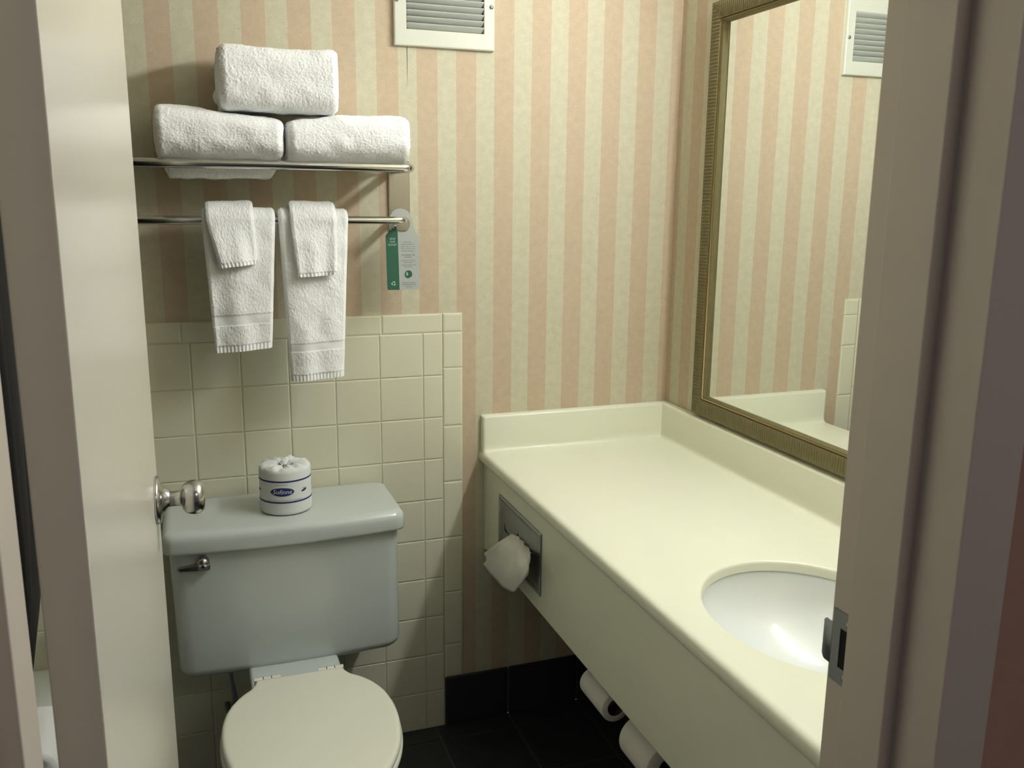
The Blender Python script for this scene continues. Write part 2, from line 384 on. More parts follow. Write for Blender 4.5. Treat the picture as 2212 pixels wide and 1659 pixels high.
# back splash along the back wall and side splash along the mirror wall, with eased tops and a cove at the foot
def splash_profile(t=.02): return [(0, ZC-.004), (t+.010, ZC-.0005), (t+.004, ZC+.0022), (t+.0008, ZC+.008), (t, ZC+.02), (t, ZC+.088), (t-.002, ZC+.0935), (t-.007, ZC+.0955), (0, ZC+.0955)]
pr = splash_profile()
m = MB(); rr = []
for x in (XF+.004, XF+.0075, XF+.012, XR-.02):
    k = {XF+.004: .72, XF+.0075: .94}.get(x, 1.0); rr.append([(x, -.0005-a*k, ZC+(z-ZC)*(k*.06+.94)) for a, z in pr])
m.loft(rr); bs = m.build('back_splash', 'solid', van, smooth=True); fix_normals(bs); bs.modifiers.new('es', 'EDGE_SPLIT').split_angle = math.radians(50)
m = MB(); pr2 = [(0, ZC-.004), (.029, ZC-.0003), (.0245, ZC+.001), (.0215, ZC+.004), (.0203, ZC+.009)] + splash_profile()[4:]
m.loft([[(XR-.0005-a, y, z) for a, z in pr2] for y in (YE, -.0005)]); ss = m.build('side_splash', 'solid', van, smooth=True); fix_normals(ss); ss.modifiers.new('es', 'EDGE_SPLIT').split_angle = math.radians(50)
XA = XF+.017
MB().box((XA, YE, .500), (XA+.02, -.012, ZC-.030)).build('apron', 'solid', van, bevel=.002)
MB().box((XA-.0025, -.0125, .500), (XA+.02, -.0005, ZC-.030)).build('scribe_strip', 'solid', van, bevel=.001)

sink = thing('sink_basin', (CX, CY, ZC-.17), 'white oval porcelain undermount sink basin set in the cream counter', 'sink')
rings = []; n = 72
for t in np.linspace(0, 1, 22):
    d = .145*(1-(1-t)**1.0); k = math.sqrt(max(0, 1-t**2.1)); k = .1+.9*k
    rings.append([(CX+(RA+.004)*k*math.cos(2*PI*a/n), CY+(RB+.004)*k*math.sin(2*PI*a/n), ZC-.0195-.135*t) for a in range(n)])
rim = [[(CX+(RA+.03)*math.cos(2*PI*a/n), CY+(RB+.03)*math.sin(2*PI*a/n), ZC-.0195) for a in range(n)]]
bowl = MB().grid(np.array(rim+rings), close_v=True, flip=True).build('bowl', 'porcelain', sink, smooth=True, solid=0)
md = bowl.modifiers.new('s', 'SOLIDIFY'); md.thickness = .006; md.offset = -1
MB().lathe([(.019, .0), (.023, .002), (.021, .0035), (.012, .003), (0, .0028)], (CX, CY, ZC-.1555), (0, 0, 1), 32).build('drain', 'chrome', sink, smooth=True, label='chrome drain ring')

# tissue dispenser plate in the apron
td = thing('tissue_dispenser', (XA-.002, -.265, .54), 'chrome recessed tissue dispenser plate set in the counter apron near the wall', 'tissue dispenser')
ty0, ty1, tz0, tz1 = -.409, -.120, .541, .6905
rg = []
for i, (ins, dx) in enumerate(((0, 0), (.0015, .003), (.004, .0042), (.011, .0036), (.014, .0030))):
    rg.append([(XA-.0003-dx, ty0+ins, tz0+ins), (XA-.0003-dx, ty1-ins, tz0+ins), (XA-.0003-dx, ty1-ins, tz1-ins), (XA-.0003-dx, ty0+ins, tz1-ins)])
o = MB().loft(rg, True, True).build('cover_plate', 'chromeplate', td, smooth=False, bevel=.0006); fix_normals(o)
# the slot: a long opening with two curved finger notches
def poly(name, pts, m, parent, x): 
    return MB().add([(x, y, z) for y, z in pts], [tuple(range(len(pts)))]).build(name, m, parent, solid=.0004)
xs_ = XA-.0036
slot = [(-.165, .630)]
for t in np.linspace(0, 1, 12): slot.append((-.165-.085*t, .622-.012*math.sin(PI*t)))
slot += [(-.258, .628), (-.262, .640), (-.268, .634)]
for t in np.linspace(0, 1, 12): slot.append((-.268-.078*t, .622-.012*math.sin(PI*t)))
slot += [(-.354, .632), (-.350, .617)]
for t in np.linspace(0, 1, 12): slot.append((-.346+.176*t, .611-.004*math.sin(PI*t)))
poly('slot', slot, 'dark', td, xs_)
tis = thing('tissue', (.12, -.30, .54), 'white paper tissue pulled out and drooping from the chrome dispenser', 'tissue')
def tissue_sheet(slot_, mid_, per_, folds, amp, ph):
    """a ply fanning out of the slot: each strand is a bent line from the slot over the bulge to the free edge"""
    nu, nv = 26, 60; G = []
    def samp(A, s):
        A = np.array(A); t = s*(len(A)-1); k = min(int(t), len(A)-2); f = t-k
        p0, p1, p2, p3 = A[max(k-1, 0)], A[k], A[k+1], A[min(k+2, len(A)-1)]
        return .5*(2*p1 + (p2-p0)*f + (2*p0-5*p1+4*p2-p3)*f*f + (3*p1-p0-3*p2+p3)*f**3)
    for i in range(nu+1):
        t = i/nu; row = []
        for j in range(nv+1):
            s_ = j/nv; a, b, c = samp(slot_, s_), samp(mid_, s_), samp(per_, s_)
            b2 = 1.25*b-.125*a-.125*c; p = a*(1-t)**2 + 2*b2*t*(1-t) + c*t*t
            w = amp*math.sin(PI*min(1, t*1.2))*(.35+.65*(1-t)) * math.sin(folds*2*PI*s_**1.25+ph) + .3*amp*math.sin(folds*5*PI*s_+ph)*math.exp(-3*t)
            row.append(p + np.array([-w, 0, .25*w]))
        G.append(row)
    return MB().grid(np.array(G))
tissue_sheet([[.160,-.2262,.6239],[.160,-.265,.6326],[.160,-.3028,.6331],[.160,-.3395,.6292],[.160,-.3546,.6239]],
    [[.112,-.2696,.6118],[.112,-.3017,.6132],[.112,-.3314,.616],[.112,-.359,.6167],[.112,-.3885,.6215],[.112,-.4119,.6264],[.112,-.4345,.6377],[.112,-.4542,.6477],[.112,-.4686,.6572],[.112,-.473,.6649]],
    [[.122,-.1165,.5057],[.122,-.1727,.5055],[.122,-.2228,.5086],[.122,-.2674,.5101],[.122,-.3166,.5223],[.122,-.3511,.5353],[.122,-.384,.5643],[.122,-.4128,.59],[.122,-.4379,.6148],[.122,-.44,.635]], 1.9, .0110, 2.6).build('front_ply', 'tissue', tis, smooth=True, solid=.0003)
tissue_sheet([[.161,-.197,.6069],[.161,-.2103,.6149],[.161,-.2234,.6228],[.161,-.2431,.626],[.161,-.2624,.6292]],
    [[.126,-.2166,.5989],[.126,-.2319,.6006],[.126,-.2304,.5942],[.126,-.2659,.5938],[.126,-.2987,.601]],
    [[.131,-.096,.5263],[.131,-.1151,.5202],[.131,-.118,.512],[.131,-.153,.500],[.131,-.2068,.5041]], 1, .004, .5).build('back_ply', 'tissue', tis, smooth=True, solid=.0003)

# toilet paper rolls on spindles under the counter
def under_roll(x, z, y0, y1, r, label):
    t = thing('toilet_paper_roll', (x, (y0+y1)/2, z-r), label, 'toilet paper', None)
    n = 48; rc = .0185
    prof = [(rc, 0), (r-.002, 0), (r, .002), (r, y1-y0-.002), (r-.002, y1-y0), (rc, y1-y0), (rc, 0)]
    o = MB().lathe(prof, (x, y0, z), (0, 1, 0), n, caps=False).build('paper', 'tissue', t, smooth=True); fix_normals(o); o.modifiers.new('es', 'EDGE_SPLIT').split_angle = math.radians(50)
    o = MB().lathe([(rc-.0012, .0006), (rc, .0006), (rc, y1-y0-.0006), (rc-.0012, y1-y0-.0006), (rc-.0012, .0006)], (x, y0, z), (0, 1, 0), n, caps=False).build('core', 'core', t, smooth=True)
    h = thing('roll_holder', (x, (y0+y1)/2, z), 'chrome spindle ' + ('holding the nearly used roll under the counter' if r < .036 else 'holding the fuller roll under the counter'), 'toilet roll holder')
    MB().tube([(x, y0+.02, z), (x, y1+.012, z)], .0085, 20).build('spindle', 'chrome', h, smooth=True)
    yy = y1+.012
    MB().box((x-.004, yy, z-.004), (x+.010, yy+.004, z+.075)).box((XA+.0202, yy, z+.068), (x+.010, yy+.004, z+.088)).box((XA+.0201, yy-.008, z+.066), (XA+.0225, yy+.012, z+.09)).build('bracket', 'chrome', h, bevel=.001)
UR = [(.212, .430, -.700, -.592, .0315), (.228, .412, -.880, -.772, .0455)]
under_roll(*UR[0], 'small nearly used toilet paper roll hanging under the counter, farther from the door')
under_roll(*UR[1], 'thicker toilet paper roll hanging under the counter, cut by the bottom picture edge')

# ------------------------------------------------------------------ mirror
mir = thing('framed_mirror', (XR, -.75, .88), 'large wall mirror in a ribbed antique bronze frame above the counter', 'mirror')
MY0, MY1, MZ0, MZ1, FWID = -1.34, -.166, .876, 1.870, .050
MB().box((XR-.004, MY0+.03, MZ0+.03), (XR-.0008, MY1-.03, MZ1-.03)).build('glass', 'mirror', mir)
def frame_side(m, rib, bead, corner, along, inward, length):
    C, A, I = Vector(corner), Vector(along), Vector(inward); out = Vector((-1, 0, 0))
    def ringat(prof): 
        a = [C + A*w + I*w + out*h for w, h in prof]; b = [C + A*(length-w) + I*w + out*h for w, h in prof]; return [a, b]
    base = [(0, 0), (0, .0165), (.0010, .0172), (.0395, .0172), (.0405, .0125), (.0455, .0120), (FWID, .0065), (FWID, 0)]
    m.grid(np.array(ringat(base)))
    bd = [(.0408, .012), (.0411, .0150), (.0419, .0162), (.0427, .0162), (.0435, .0150), (.0438, .0115)]
    bead.grid(np.array(ringat(bd)))
    p = .0082; n = int(length/p)
    for i in range(n):
        c = (i+.5)*length/n; w0, w1 = .0030, .0375; lim = min(c-.002, length-c-.002)
        w1 = min(w1, lim)
        if w1-w0 < .003: continue
        hw = .0026; k = 5; R = []
        for w, hh in ((w0, 0), (w0+.0012, 1), (w1-.0012, 1), (w1, 0)):
            R.append([C + A*(c+hw*math.cos(PI*q/k)) + I*w + out*(.0168+.0024*hh*math.sin(PI*q/k)) for q in range(k+1)])
        rib.grid(np.array(R))
fm, rb, bd = MB(), MB(), MB()
LY, LZ = MY1-MY0, MZ1-MZ0
for args in (((XR-.0005, MY1, MZ0), (0,-1,0), (0,0,1), LY), ((XR-.0005, MY1, MZ1), (0,-1,0), (0,0,-1), LY), ((XR-.0005, MY1, MZ0), (0,0,1), (0,-1,0), LZ), ((XR-.0005, MY0, MZ0), (0,0,1), (0,1,0), LZ)):
    frame_side(fm, rb, bd, *args)
fo = fm.build('frame', 'bronze', mir); fix_normals(fo)
ro = rb.build('ribbing', 'bronze', fo, smooth=True); fix_normals(ro)
bo = bd.build('inner_bead', 'gold', fo, smooth=True, label='thin gold inner bead'); fix_normals(bo)

# tube light fixture over the mirror (just above the picture)
vl = thing('vanity_light', (XR-.05, -.92, 1.96), 'white tube light fixture on the wall above the mirror', 'light')
LY0, LY1 = -1.38, -.44
MB().box((XR-.03, LY0-.01, 1.965), (XR-.0005, LY1+.01, 2.075)).build('housing', 'fixture', vl, bevel=.004)
rg = [[(XR-.03-.052*math.sin(a), y, 2.02-.048*math.cos(a)) for a in np.linspace(.05, PI-.05, 12)] for y in (LY0, LY1)]
df = MB().grid(np.array(rg)).add([p for p in rg[0]], [tuple(range(12))]).add([p for p in rg[1]], [tuple(range(12))]).build('diffuser', 'lamp', vl, smooth=False); fix_normals(df)

# ------------------------------------------------------------------ vent grille
vt = thing('vent_grille', (.06, 0, 1.753), 'white louvred vent grille with two screws high on the striped wall', 'vent')
vx0, vx1, vz0, vz1 = -.0605, .1805, 1.7535, 1.962; ox0, ox1, oz0 = -.0315, .1545, 1.7905; NP, LP = 9, .0142; oz1 = oz0+NP*LP
D_ = .012
def vr(x0, x1, z0, z1, i, y): return [(x0+i, y, z0+i), (x1-i, y, z0+i), (x1-i, y, z1-i), (x0+i, y, z1-i)]
O = (vx0, vx1, vz0, vz1); I = (ox0, ox1, oz0, oz1)
fp = MB().grid(np.array([vr(*O, 0, -.0003), vr(*O, 0, -.0085), vr(*O, .0008, -.0108), vr(*O, .003, -D_), vr(*I, -.0012, -D_), vr(*I, -.0002, -.0114), vr(*I, 0, -.0105), vr(*I, 0, -.0003)]), close_v=True).build('face_plate', 'vent', vt); fix_normals(fp)
MB().box((ox0, -.0012, oz0), (ox1, -.0004, oz1)).build('duct_opening', 'dark', vt)
for k in range(NP):
    z1 = oz0+(k+1)*LP; prof = [(-.0112, z1), (-.0116, z1-.0010), (-.0100, z1-.0038), (-.0074, z1-.0075), (-.0046, z1-.0110), (-.0028, z1-.0129)]
    G = []
    for x, sh in ((ox0, .55), (ox0+.002, .8), (ox0+.006, 1), (ox1-.006, 1), (ox1-.002, .8), (ox1, .55)):
        G.append([(x, y, z1-.001+(z-z1+.001)*sh) for y, z in prof])
    MB().grid(np.array(G)).build('louvre', 'louvre', vt, smooth=True, solid=.0008)
for x in (-.054, .172): 
    MB().lathe([(.0052, 0), (.0050, .0014), (.0032, .0026), (0, .003)], (x, -D_, 1.851), (0, -1, 0), 20).build('screw', 'chrome', vt, smooth=True)

# ------------------------------------------------------------------ towel rack
rk = thing('towel_rack', (-.36, 0, 1.333), 'chrome hotel towel shelf with a towel bar below on the striped wall', 'towel rack')
def elbow(x0, x1, d, z, r=.02, y0=-.008):
    p = [(x0, y0, z)]
    for t in np.linspace(0, PI/2, 8): p.append((x0+(r-r*math.cos(t))*(1 if x1 > x0 else -1), -d+r-r*math.sin(t), z))
    for t in np.linspace(0, PI/2, 8): p.append((x1-(r*(1-math.sin(t)))*(1 if x1 > x0 else -1), -d+r-r*math.cos(t), z))
    return p + [(x1, y0, z)]
XA0, XA1 = -.655, -.067
MB().tube(elbow(XA0, XA1, .195, 1.4755), .0092, 20).build('front_rail', 'chrome', rk, smooth=True)
for y in (-.150, -.018): MB().tube([(XA0, y, 1.4755), (XA1, y, 1.4755)], .0055, 14).build('shelf_rail', 'chrome', rk, smooth=True)
MB().tube(elbow(XA0, XA1, .12, 1.3625, r=.016), .0086, 20).build('towel_bar', 'chrome', rk, smooth=True)
for xc in (XA1+.0135, XA0-.0135):
    p = MB().box((xc-.0255, -.0075, 1.335), (xc+.0255, -.0004, 1.50)).build('mounting_plate', 'brushed', rk, bevel=.0025)
    MB().lathe([(.0042, 0), (.004, .0014), (.0022, .0018), (.0015, .0008), (0, .0006)], (xc-.012, -.0075, 1.344), (0, -1, 0), 18).build('plate_screw', 'chrome', p, smooth=True)

# ------------------------------------------------------------------ rolled bath towels
def rolled(label, x0, x1, yc, zb, zt_fn, ay, n, seed, sag=0.0, skew=0.0, extra=None):
    nx, nt = 170, 330; X = np.linspace(0, 1, nx); T = np.linspace(0, 2*PI, nt, endpoint=False)
    G = np.zeros((nx, nt, 3))
    for i, u in enumerate(X):
        x = x0+(x1-x0)*u; top = zt_fn(u); az = (top-zb)/2; zc_ = zb+az
        e = min(u, 1-u)*(x1-x0); k = min(1, e/.014); k = 1-(1-k)**2*.09        # ends roll in a little
        c, s = np.cos(T), np.sin(T)
        rr = (np.abs(c)**n+np.abs(s)**n)**(-1/n)
        y = yc - ay*k*rr*c; z = zc_ + az*k*rr*s
        if sag:
            m = np.clip((y-(-.145))/.03, 0, 1)*np.clip((-.018-y)/.025, 0, 1)*np.clip((zc_-z)/az, 0, 1)**.6*np.clip(e/.02, .3, 1)
            z = z - sag*m
        G[i,:,0] = x + skew*(z-zb); G[i,:,1] = y; G[i,:,2] = z
    # loose wraps: shallow long furrows round the girth
    N = grid_normals(G, True); ctr = G.mean(axis=1, keepdims=True); sgn = np.sign(((G-ctr)*N).sum(2, keepdims=True)); N = N*sgn
    P3 = G.reshape(-1, 3); N3 = N.reshape(-1, 3)
    P3 = P3 + N3*(.0022*vnoise(P3*np.array([.55, 1, 1]), 16, seed+9))[:,None]
    P3 = terry(P3, N3, 1.15, seed); G = P3.reshape(nx, nt, 3)
    rings = []
    for side in (0, -1):                                                          # ends: spiral of cloth layers
        R0 = G[side]; cen = R0.mean(axis=0); caps = []
        for q, f in enumerate(np.linspace(.96, .04, 22)):
            ph = np.arange(nt)/nt; spi = .5+.5*np.cos(2*PI*(f*6.5+ph)); bul = .006*(1-f**3) - .0045*(1-spi)
            ring = cen + (R0-cen)*f; ring[:,0] += (bul if side == -1 else -bul) - ((R0[:,0]-cen[0])*f); caps.append(ring)
        rings.append(caps)
    full = np.array(rings[0][::-1] + list(G) + rings[1])
    m = MB().grid(full, close_v=True)
    if extra: extra(m, seed)
    o = m.build('folded_bath_towel', 'terry', None, smooth=True); fix_normals(o)
    return tag(o, label, 'towel', 'white bath towels rolled up on the chrome shelf')
rolled('white terry bath towel rolled on the left of the shelf, sagging below the rail', -.578, -.336, -.108, 1.4850, lambda u: 1.592-.008*u-.016*max(0, u-.35)/.65, .103, 3.0, 1, sag=.036)
rolled('white terry bath towel rolled on the right end of the shelf, beside the bare wallpaper', -.3245, -.072, -.122, 1.4850, lambda u: 1.568+.018*min(1, u*2.0)-.006*max(0, u-.6)+.002*math.sin(u*8), .090, 2.8, 2)
def inner(m, seed):
    nx, nt = 60, 90; T = np.linspace(0, 2*PI, nt, endpoint=False); G = []
    for u in np.linspace(0, 1, nx):
        k = (1-abs(2*u-1)**6)**.5*.9+.1 if 0 < u < 1 else .1
        c, s = np.cos(T), np.sin(T); rr = (np.abs(c)**3+np.abs(s)**3)**(-1/3)
        G.append(np.stack([np.full(nt, -.463+.20*u), -.055-.034*k*rr*c, 1.618+.021*k*rr*s], 1))
    G = np.array(G); P3 = G.reshape(-1, 3); N3 = (G-G.mean(axis=1, keepdims=True)).reshape(-1, 3); N3 /= np.maximum(np.linalg.norm(N3, axis=1, keepdims=True), 1e-6)
    m.grid(terry(P3, N3, 1, seed+5).reshape(nx, nt, 3), close_v=True).ring_cap(G[0]).ring_cap(G[-1])
rolled('white terry bath towel folded square, resting on top of the other two rolls', -.453, -.220, -.112, 1.5825, lambda u: 1.710-.001*u+.0015*math.sin(u*7+1), .098, 4.2, 3, extra=inner)

# ------------------------------------------------------------------ hanging towels
YB, ZB, RBAR = -.12, 1.3625, .0086
def hanging(name, label, cat, group, xl, xr, front, back, thick, lift, seed, band=None, hem=.013, slant=(0, 0), taper=(0, 0), amp=1.0, flare=.0):
    """cloth folded over the bar: back drop, over the top, front drop. xl/xr at the bar; taper moves the edges at the front hem"""
    r = RBAR + lift + thick/2; nv = 130
    z_b, z_f = ZB-back, ZB-front; L1 = back; L2 = PI*r; L3 = front; tot = L1+L2+L3
    ns = int(tot/.0021); S = np.linspace(0, tot, ns); U = np.linspace(0, 1, nv)
    def centre(s, u):
        f = 0
        if s < L1: y, z, ny, nz = YB+r, z_b+s, 1, 0; f = -(1-s/L1)
        elif s < L1+L2: a = (s-L1)/r; y, z, ny, nz = YB+r*math.cos(a), ZB+r*math.sin(a), math.cos(a), math.sin(a)
        else:
            f = (s-L1-L2)/L3; y, z, ny, nz = YB-r, ZB-(s-L1-L2), -1, 0
            z += (slant[0]*(1-u)+slant[1]*u)*f
        xa = xl + taper[0]*max(0, f) - .022*min(0, f); xb = xr + taper[1]*max(0, f) + .026*min(0, f)
        f = max(0, f)
        x = xa+(xb-xa)*u
        y += -flare*f**1.5*(.35+math.sin(u*PI)*.5) if f else 0
        w = (.004*math.sin(u*5.2+seed)+.0025*math.sin(u*11+seed*2))*(f**.7 if f else 0); y += w*np.sign(ny) if ny else 0
        return (x, y, z), (0, ny, nz), f
    out, inn = np.zeros((ns, nv, 3)), np.zeros((ns, nv, 3)); NN = np.zeros((ns, nv, 3)); F = np.zeros((ns, nv))
    for i, s in enumerate(S):
        for j, u in enumerate(U):
            c, n_, f = centre(s, u); c, n_ = np.array(c), np.array(n_); e = min(u, 1-u)*(xr-xl); kk = min(1, (e/.007))**.5*.8+.2
            th = thick/2*kk
            if band and s > L1+L2:
                dz = tot-s
                if band[0] < dz < band[1]: th -= .0022
                if dz < hem: th -= .002+.0008*math.cos(u*(xr-xl)/.0095*2*PI)
            out[i, j] = c+n_*th; inn[i, j] = c-n_*th*.9; NN[i, j] = n_; F[i, j] = f
    inhem = (F > 0) & ((tot-S)[:, None] < hem)
    inband = np.zeros_like(inhem)
    if band: inband = (F > 0) & ((tot-S)[:, None] > band[0]) & ((tot-S)[:, None] < band[1])
    P3 = out.reshape(-1, 3); N3 = NN.reshape(-1, 3); T3 = terry(P3, N3, amp, seed); keep = (inband | inhem).reshape(-1)
    soft = P3 + N3*(.0028*vnoise(P3, 38, seed+2)*amp)[:, None]
    T3[keep] = soft[keep]; OUT = T3.reshape(ns, nv, 3)
    loop = np.concatenate([OUT, inn[:, ::-1]], axis=1)               # closed cross-section across the width
    m = MB().grid(loop, close_v=True).ring_cap(loop[0]).ring_cap(loop[-1])
    o = m.build(name, 'terry', None, smooth=True); fix_normals(o); tag(o, label, cat, group)
    sub = lambda mask: np.where(mask.all(axis=1))[0]
    for msk, nm in ((inband, 'woven_band'), (inhem, 'stitched_hem')):
        rows = np.where(msk[:, nv//2])[0]
        if len(rows) < 3: continue
        g = OUT[rows[0]:rows[-1]+1, 4:nv-4] + NN[rows[0]:rows[-1]+1, 4:nv-4]*.0006
        MB().grid(g).build(nm, 'weave', o, smooth=True)
    return o
HT = 'hand towels hanging from the chrome bar'; WC = 'washcloths laid over the hand towels'
hanging('hand_towel', 'shorter white hand towel hanging on the left half of the bar, above the toilet', 'towel', HT, -.502, -.353, .281, .21, .017, .0005, 11, band=(.058, .080), slant=(0, .008), taper=(.012, -.018), flare=.006)
hanging('hand_towel', 'longer white hand towel hanging on the right half of the bar, reaching lowest', 'towel', HT, -.347, -.198, .352, .23, .017, .0005, 12, band=(.066, .083), slant=(0, .006), taper=(.014, -.018), flare=.006)
hanging('washcloth', 'small white washcloth folded over the left hand towel, skewed', 'washcloth', WC, -.494, -.398, .090, .08, .011, .0210, 13, hem=.008, slant=(-.008, 0), taper=(.022, .003), band=(.0, .0001), flare=.012)
hanging('washcloth', 'small white washcloth folded over the right hand towel', 'washcloth', WC, -.324, -.226, .120, .09, .011, .0210, 14, hem=.008, slant=(0, .004), taper=(.012, -.004), band=(.0, .0001), flare=.012)

# ------------------------------------------------------------------ hanging card on the bar's end
cd = thing('hanging_card', (-.063, -.085, 1.202), 'grey and green printed paper card hung on the end of the towel bar', 'card')
YC = -.0860
def card_px(px, py): return (-.074+(px-864)*.001035, 1.202+(628-py)*.001043)
def curve_fill(name, loops, m, parent, y, th=.0003, label=None):
    c = D.curves.new(name, 'CURVE'); c.dimensions = '2D'; c.fill_mode = 'BOTH'; c.extrude = th
    for lp in loops:
        s = c.splines.new('POLY'); s.points.add(len(lp)-1); s.use_cyclic_u = True
        for p, q in zip(s.points, lp): p.co = (q[0], q[1], 0, 1)
    o = D.objects.new(name, c); COL.objects.link(o); bpy.context.view_layer.update()
    me = o.evaluated_get(bpy.context.evaluated_depsgraph_get()).to_mesh(); v = [tuple(p.co) for p in me.vertices]; f = [tuple(p.vertices) for p in me.polygons]
    D.objects.remove(o); D.curves.remove(c)
    ob = MB().add([(a, y-b if False else y - cc, b) for a, b, cc in v], f).build(name, m, parent, label=label); return ob
hc = (-.0655, 1.3525); hr = .0185
pts_px = [(838, 628), (836, 625), (834, 508), (838, 503), (842, 499), (844, 468), (849, 459), (857, 452), (868, 449.5), (880, 452), (888, 458), (894, 470), (897, 486), (900, 497), (906, 505), (909.5, 512), (910, 628)]
outl = [card_px(*q) for q in pts_px]
hole = [(hc[0]+hr*math.cos(a), hc[1]+hr*math.sin(a)) for a in np.linspace(0, 2*PI, 40, endpoint=False)]
card = curve_fill('card', [outl, hole], 'card', cd, YC)
gpx = [(838, 627.5), (836.3, 624), (834.4, 509), (838, 504), (842, 500), (844, 493), (846, 498), (850, 491), (852, 494), (856.5, 487), (861.5, 498.3), (864, 628)]
hb = [card_px(*q) for q in gpx]
curve_fill('green_band', [hb], 'green', card, YC-.0004, th=.0002, label='green side strip with a torn jagged top')
def flat_text(name, lines, m, parent, y):
    mb = MB()
    for txt, px, py, h in lines:
        v, f = text_mesh(txt, h*1.36, space=1.0); cx, cz = card_px(px, py+2.1)
        mb.add([(cx+a, y, cz+b) for a, b, _ in v], f)
    return mb.build(name, m, parent)
flat_text('card_heading', [('SAVE', 849.5, 515, .0042), ('OUR', 849.5, 521.5, .0042), ('PLANET', 849.5, 528, .0042)], 'mint', card, YC-.0008)
def card_blocks(L, par):
    for nm, a, b in (('greeting_text', 0, 5), ('choice_heading', 5, 7), ('choice_text', 7, 11), ('thanks_text', 11, 14)): flat_text(nm, L[a:b], 'grey_print', par, YC-.0005)
card_blocks([('Dear Guest,', 884, 521.5, .0026), ('Every day millions of', 884, 526.5, .0026), ('gallons of water are used', 884.5, 531.3, .0024), ('to wash towels that have', 884.5, 536.1, .0024), ('only been used once.', 884.5, 541, .0026),
    ('YOU MAKE THE', 884.5, 550.5, .0033), ('CHOICE:', 884.5, 555.3, .0033), ('A towel on the rack means', 885, 561.8, .0023), ('"I will use again."', 885, 566, .0025), ('A towel on the floor means', 885.5, 571.8, .0023), ('"Please replace."', 885.5, 576, .0025),
    ('Thank you for helping us', 886, 611, .0024), ("conserve the Earth's vital", 886, 615.5, .0024), ('resources.', 886, 620, .0025)], card)
gx, gz = card_px(885, 594)
leaf = [(gx-.0036+.0022*math.sin(t)*(1-.3*math.cos(t)), gz+.0010-.0046*math.cos(t)*.95) for t in np.linspace(0, 2*PI, 20, endpoint=False)]
bite = []
for k, a in enumerate(np.linspace(0, 2*PI, 36, endpoint=False)):
    r = .0094; 
    if -.9 < ((a+PI) % (2*PI))-PI < .5: r = .0094*(.93+.13*math.sin(a*11))
    if 4.75 < a < 5.25: r = .0078
    bite.append((gx+r*math.cos(a), gz+r*math.sin(a)))
curve_fill('globe_emblem', [bite, leaf], 'green', card, YC-.0005, th=.0001, label='green globe emblem')
rx, rz = card_px(850.5, 613.5); rec = MB()
for k in range(3):                                                     # three chasing arrows
    a0 = PI/2+k*2*PI/3; R = lambda r, a: (rx+r*math.cos(a), YC-.0008, rz+r*math.sin(a))
    rec.add([R(.0050, a0+.42), R(.0050, a0-.12), R(.0050, a0-.55), R(.0026, a0-.62), R(.0030, a0-.1), R(.0026, a0+.55)], [(0, 1, 4, 5), (1, 2, 3, 4)])
    rec.add([R(.0062, a0-.5), R(.0040, a0-1.05), R(.0016, a0-.75)], [(0, 1, 2)])
rec.build('recycling_symbol', 'mint', card)

# ------------------------------------------------------------------ toilet
to = thing('toilet', (-.3625, -.42, 0), 'white porcelain toilet with closed lid standing against the cream tiled wall', 'toilet')
TX = -.3625
def rrect(cx, y0, y1, hw, r, bow, z, n=10, k=0):
    """rounded rectangle outline with a bowed front (y0 is the front)"""
    pts = []; 
    for (sx_, sy, a0) in ((1, 1, 0), (-1, 1, PI/2), (-1, -1, PI), (1, -1, 3*PI/2)):
        for a in np.linspace(a0, a0+PI/2, n):
            x = sx_*(hw-r)+r*math.cos(a); y = (y1-r if sy > 0 else y0+r)+r*math.sin(a)
            pts.append([x, y])
        if a0 == PI:
            for t in np.linspace(-1, 1, 14)[1:-1]: pts.append([t*(hw-r), y0])
    out = []
    for x, y in pts:
        f = (y1-y)/(y1-y0); out.append((cx+x, y-bow*(1-(x/hw)**2)*max(0, f)**2, z))
    return out
tank = MB(); rings = []
ZT0, ZT1 = .362, .677
for z in [0, .0008, .0025, .005, .0085, .013, .0185, .025, .031, .036]:
    q = math.sqrt(max(0, 1-(1-z/.036)**2)); rings.append(rrect(TX+.004, -.055-.172*(.62+.38*q), -.030, .2455*(.84+.16*q)+.0, .030*(.35+.65*q)+.004, .012, ZT0+z))
for t in np.linspace(0, 1, 6)[1:]:
    rings.append(rrect(TX+.004*(1-t), -.227-.008*t, -.028, .2455+.002*t, .034, .013, ZT0+.036+(ZT1-ZT0-.036)*t))
tk = tank.loft(rings).build('tank', 'tank_china', to, smooth=True); fix_normals(tk); tk.modifiers.new('es', 'EDGE_SPLIT').split_angle = math.radians(60)
lid = MB(); rings = []
for ins, z in ((.006, .674), (.001, .677), (0, .682), (0, .702), (.0015, .710), (.0055, .7165), (.012, .7198), (.02, .7208)):
    rings.append(rrect(TX, -.250+ins, -.014-ins*.7, .2585-ins, .022, .016, z))
ld = lid.loft(rings).build('tank_lid', 'tank_china', to, smooth=True); fix_normals(ld); ld.modifiers.new('es', 'EDGE_SPLIT').split_angle = math.radians(60)
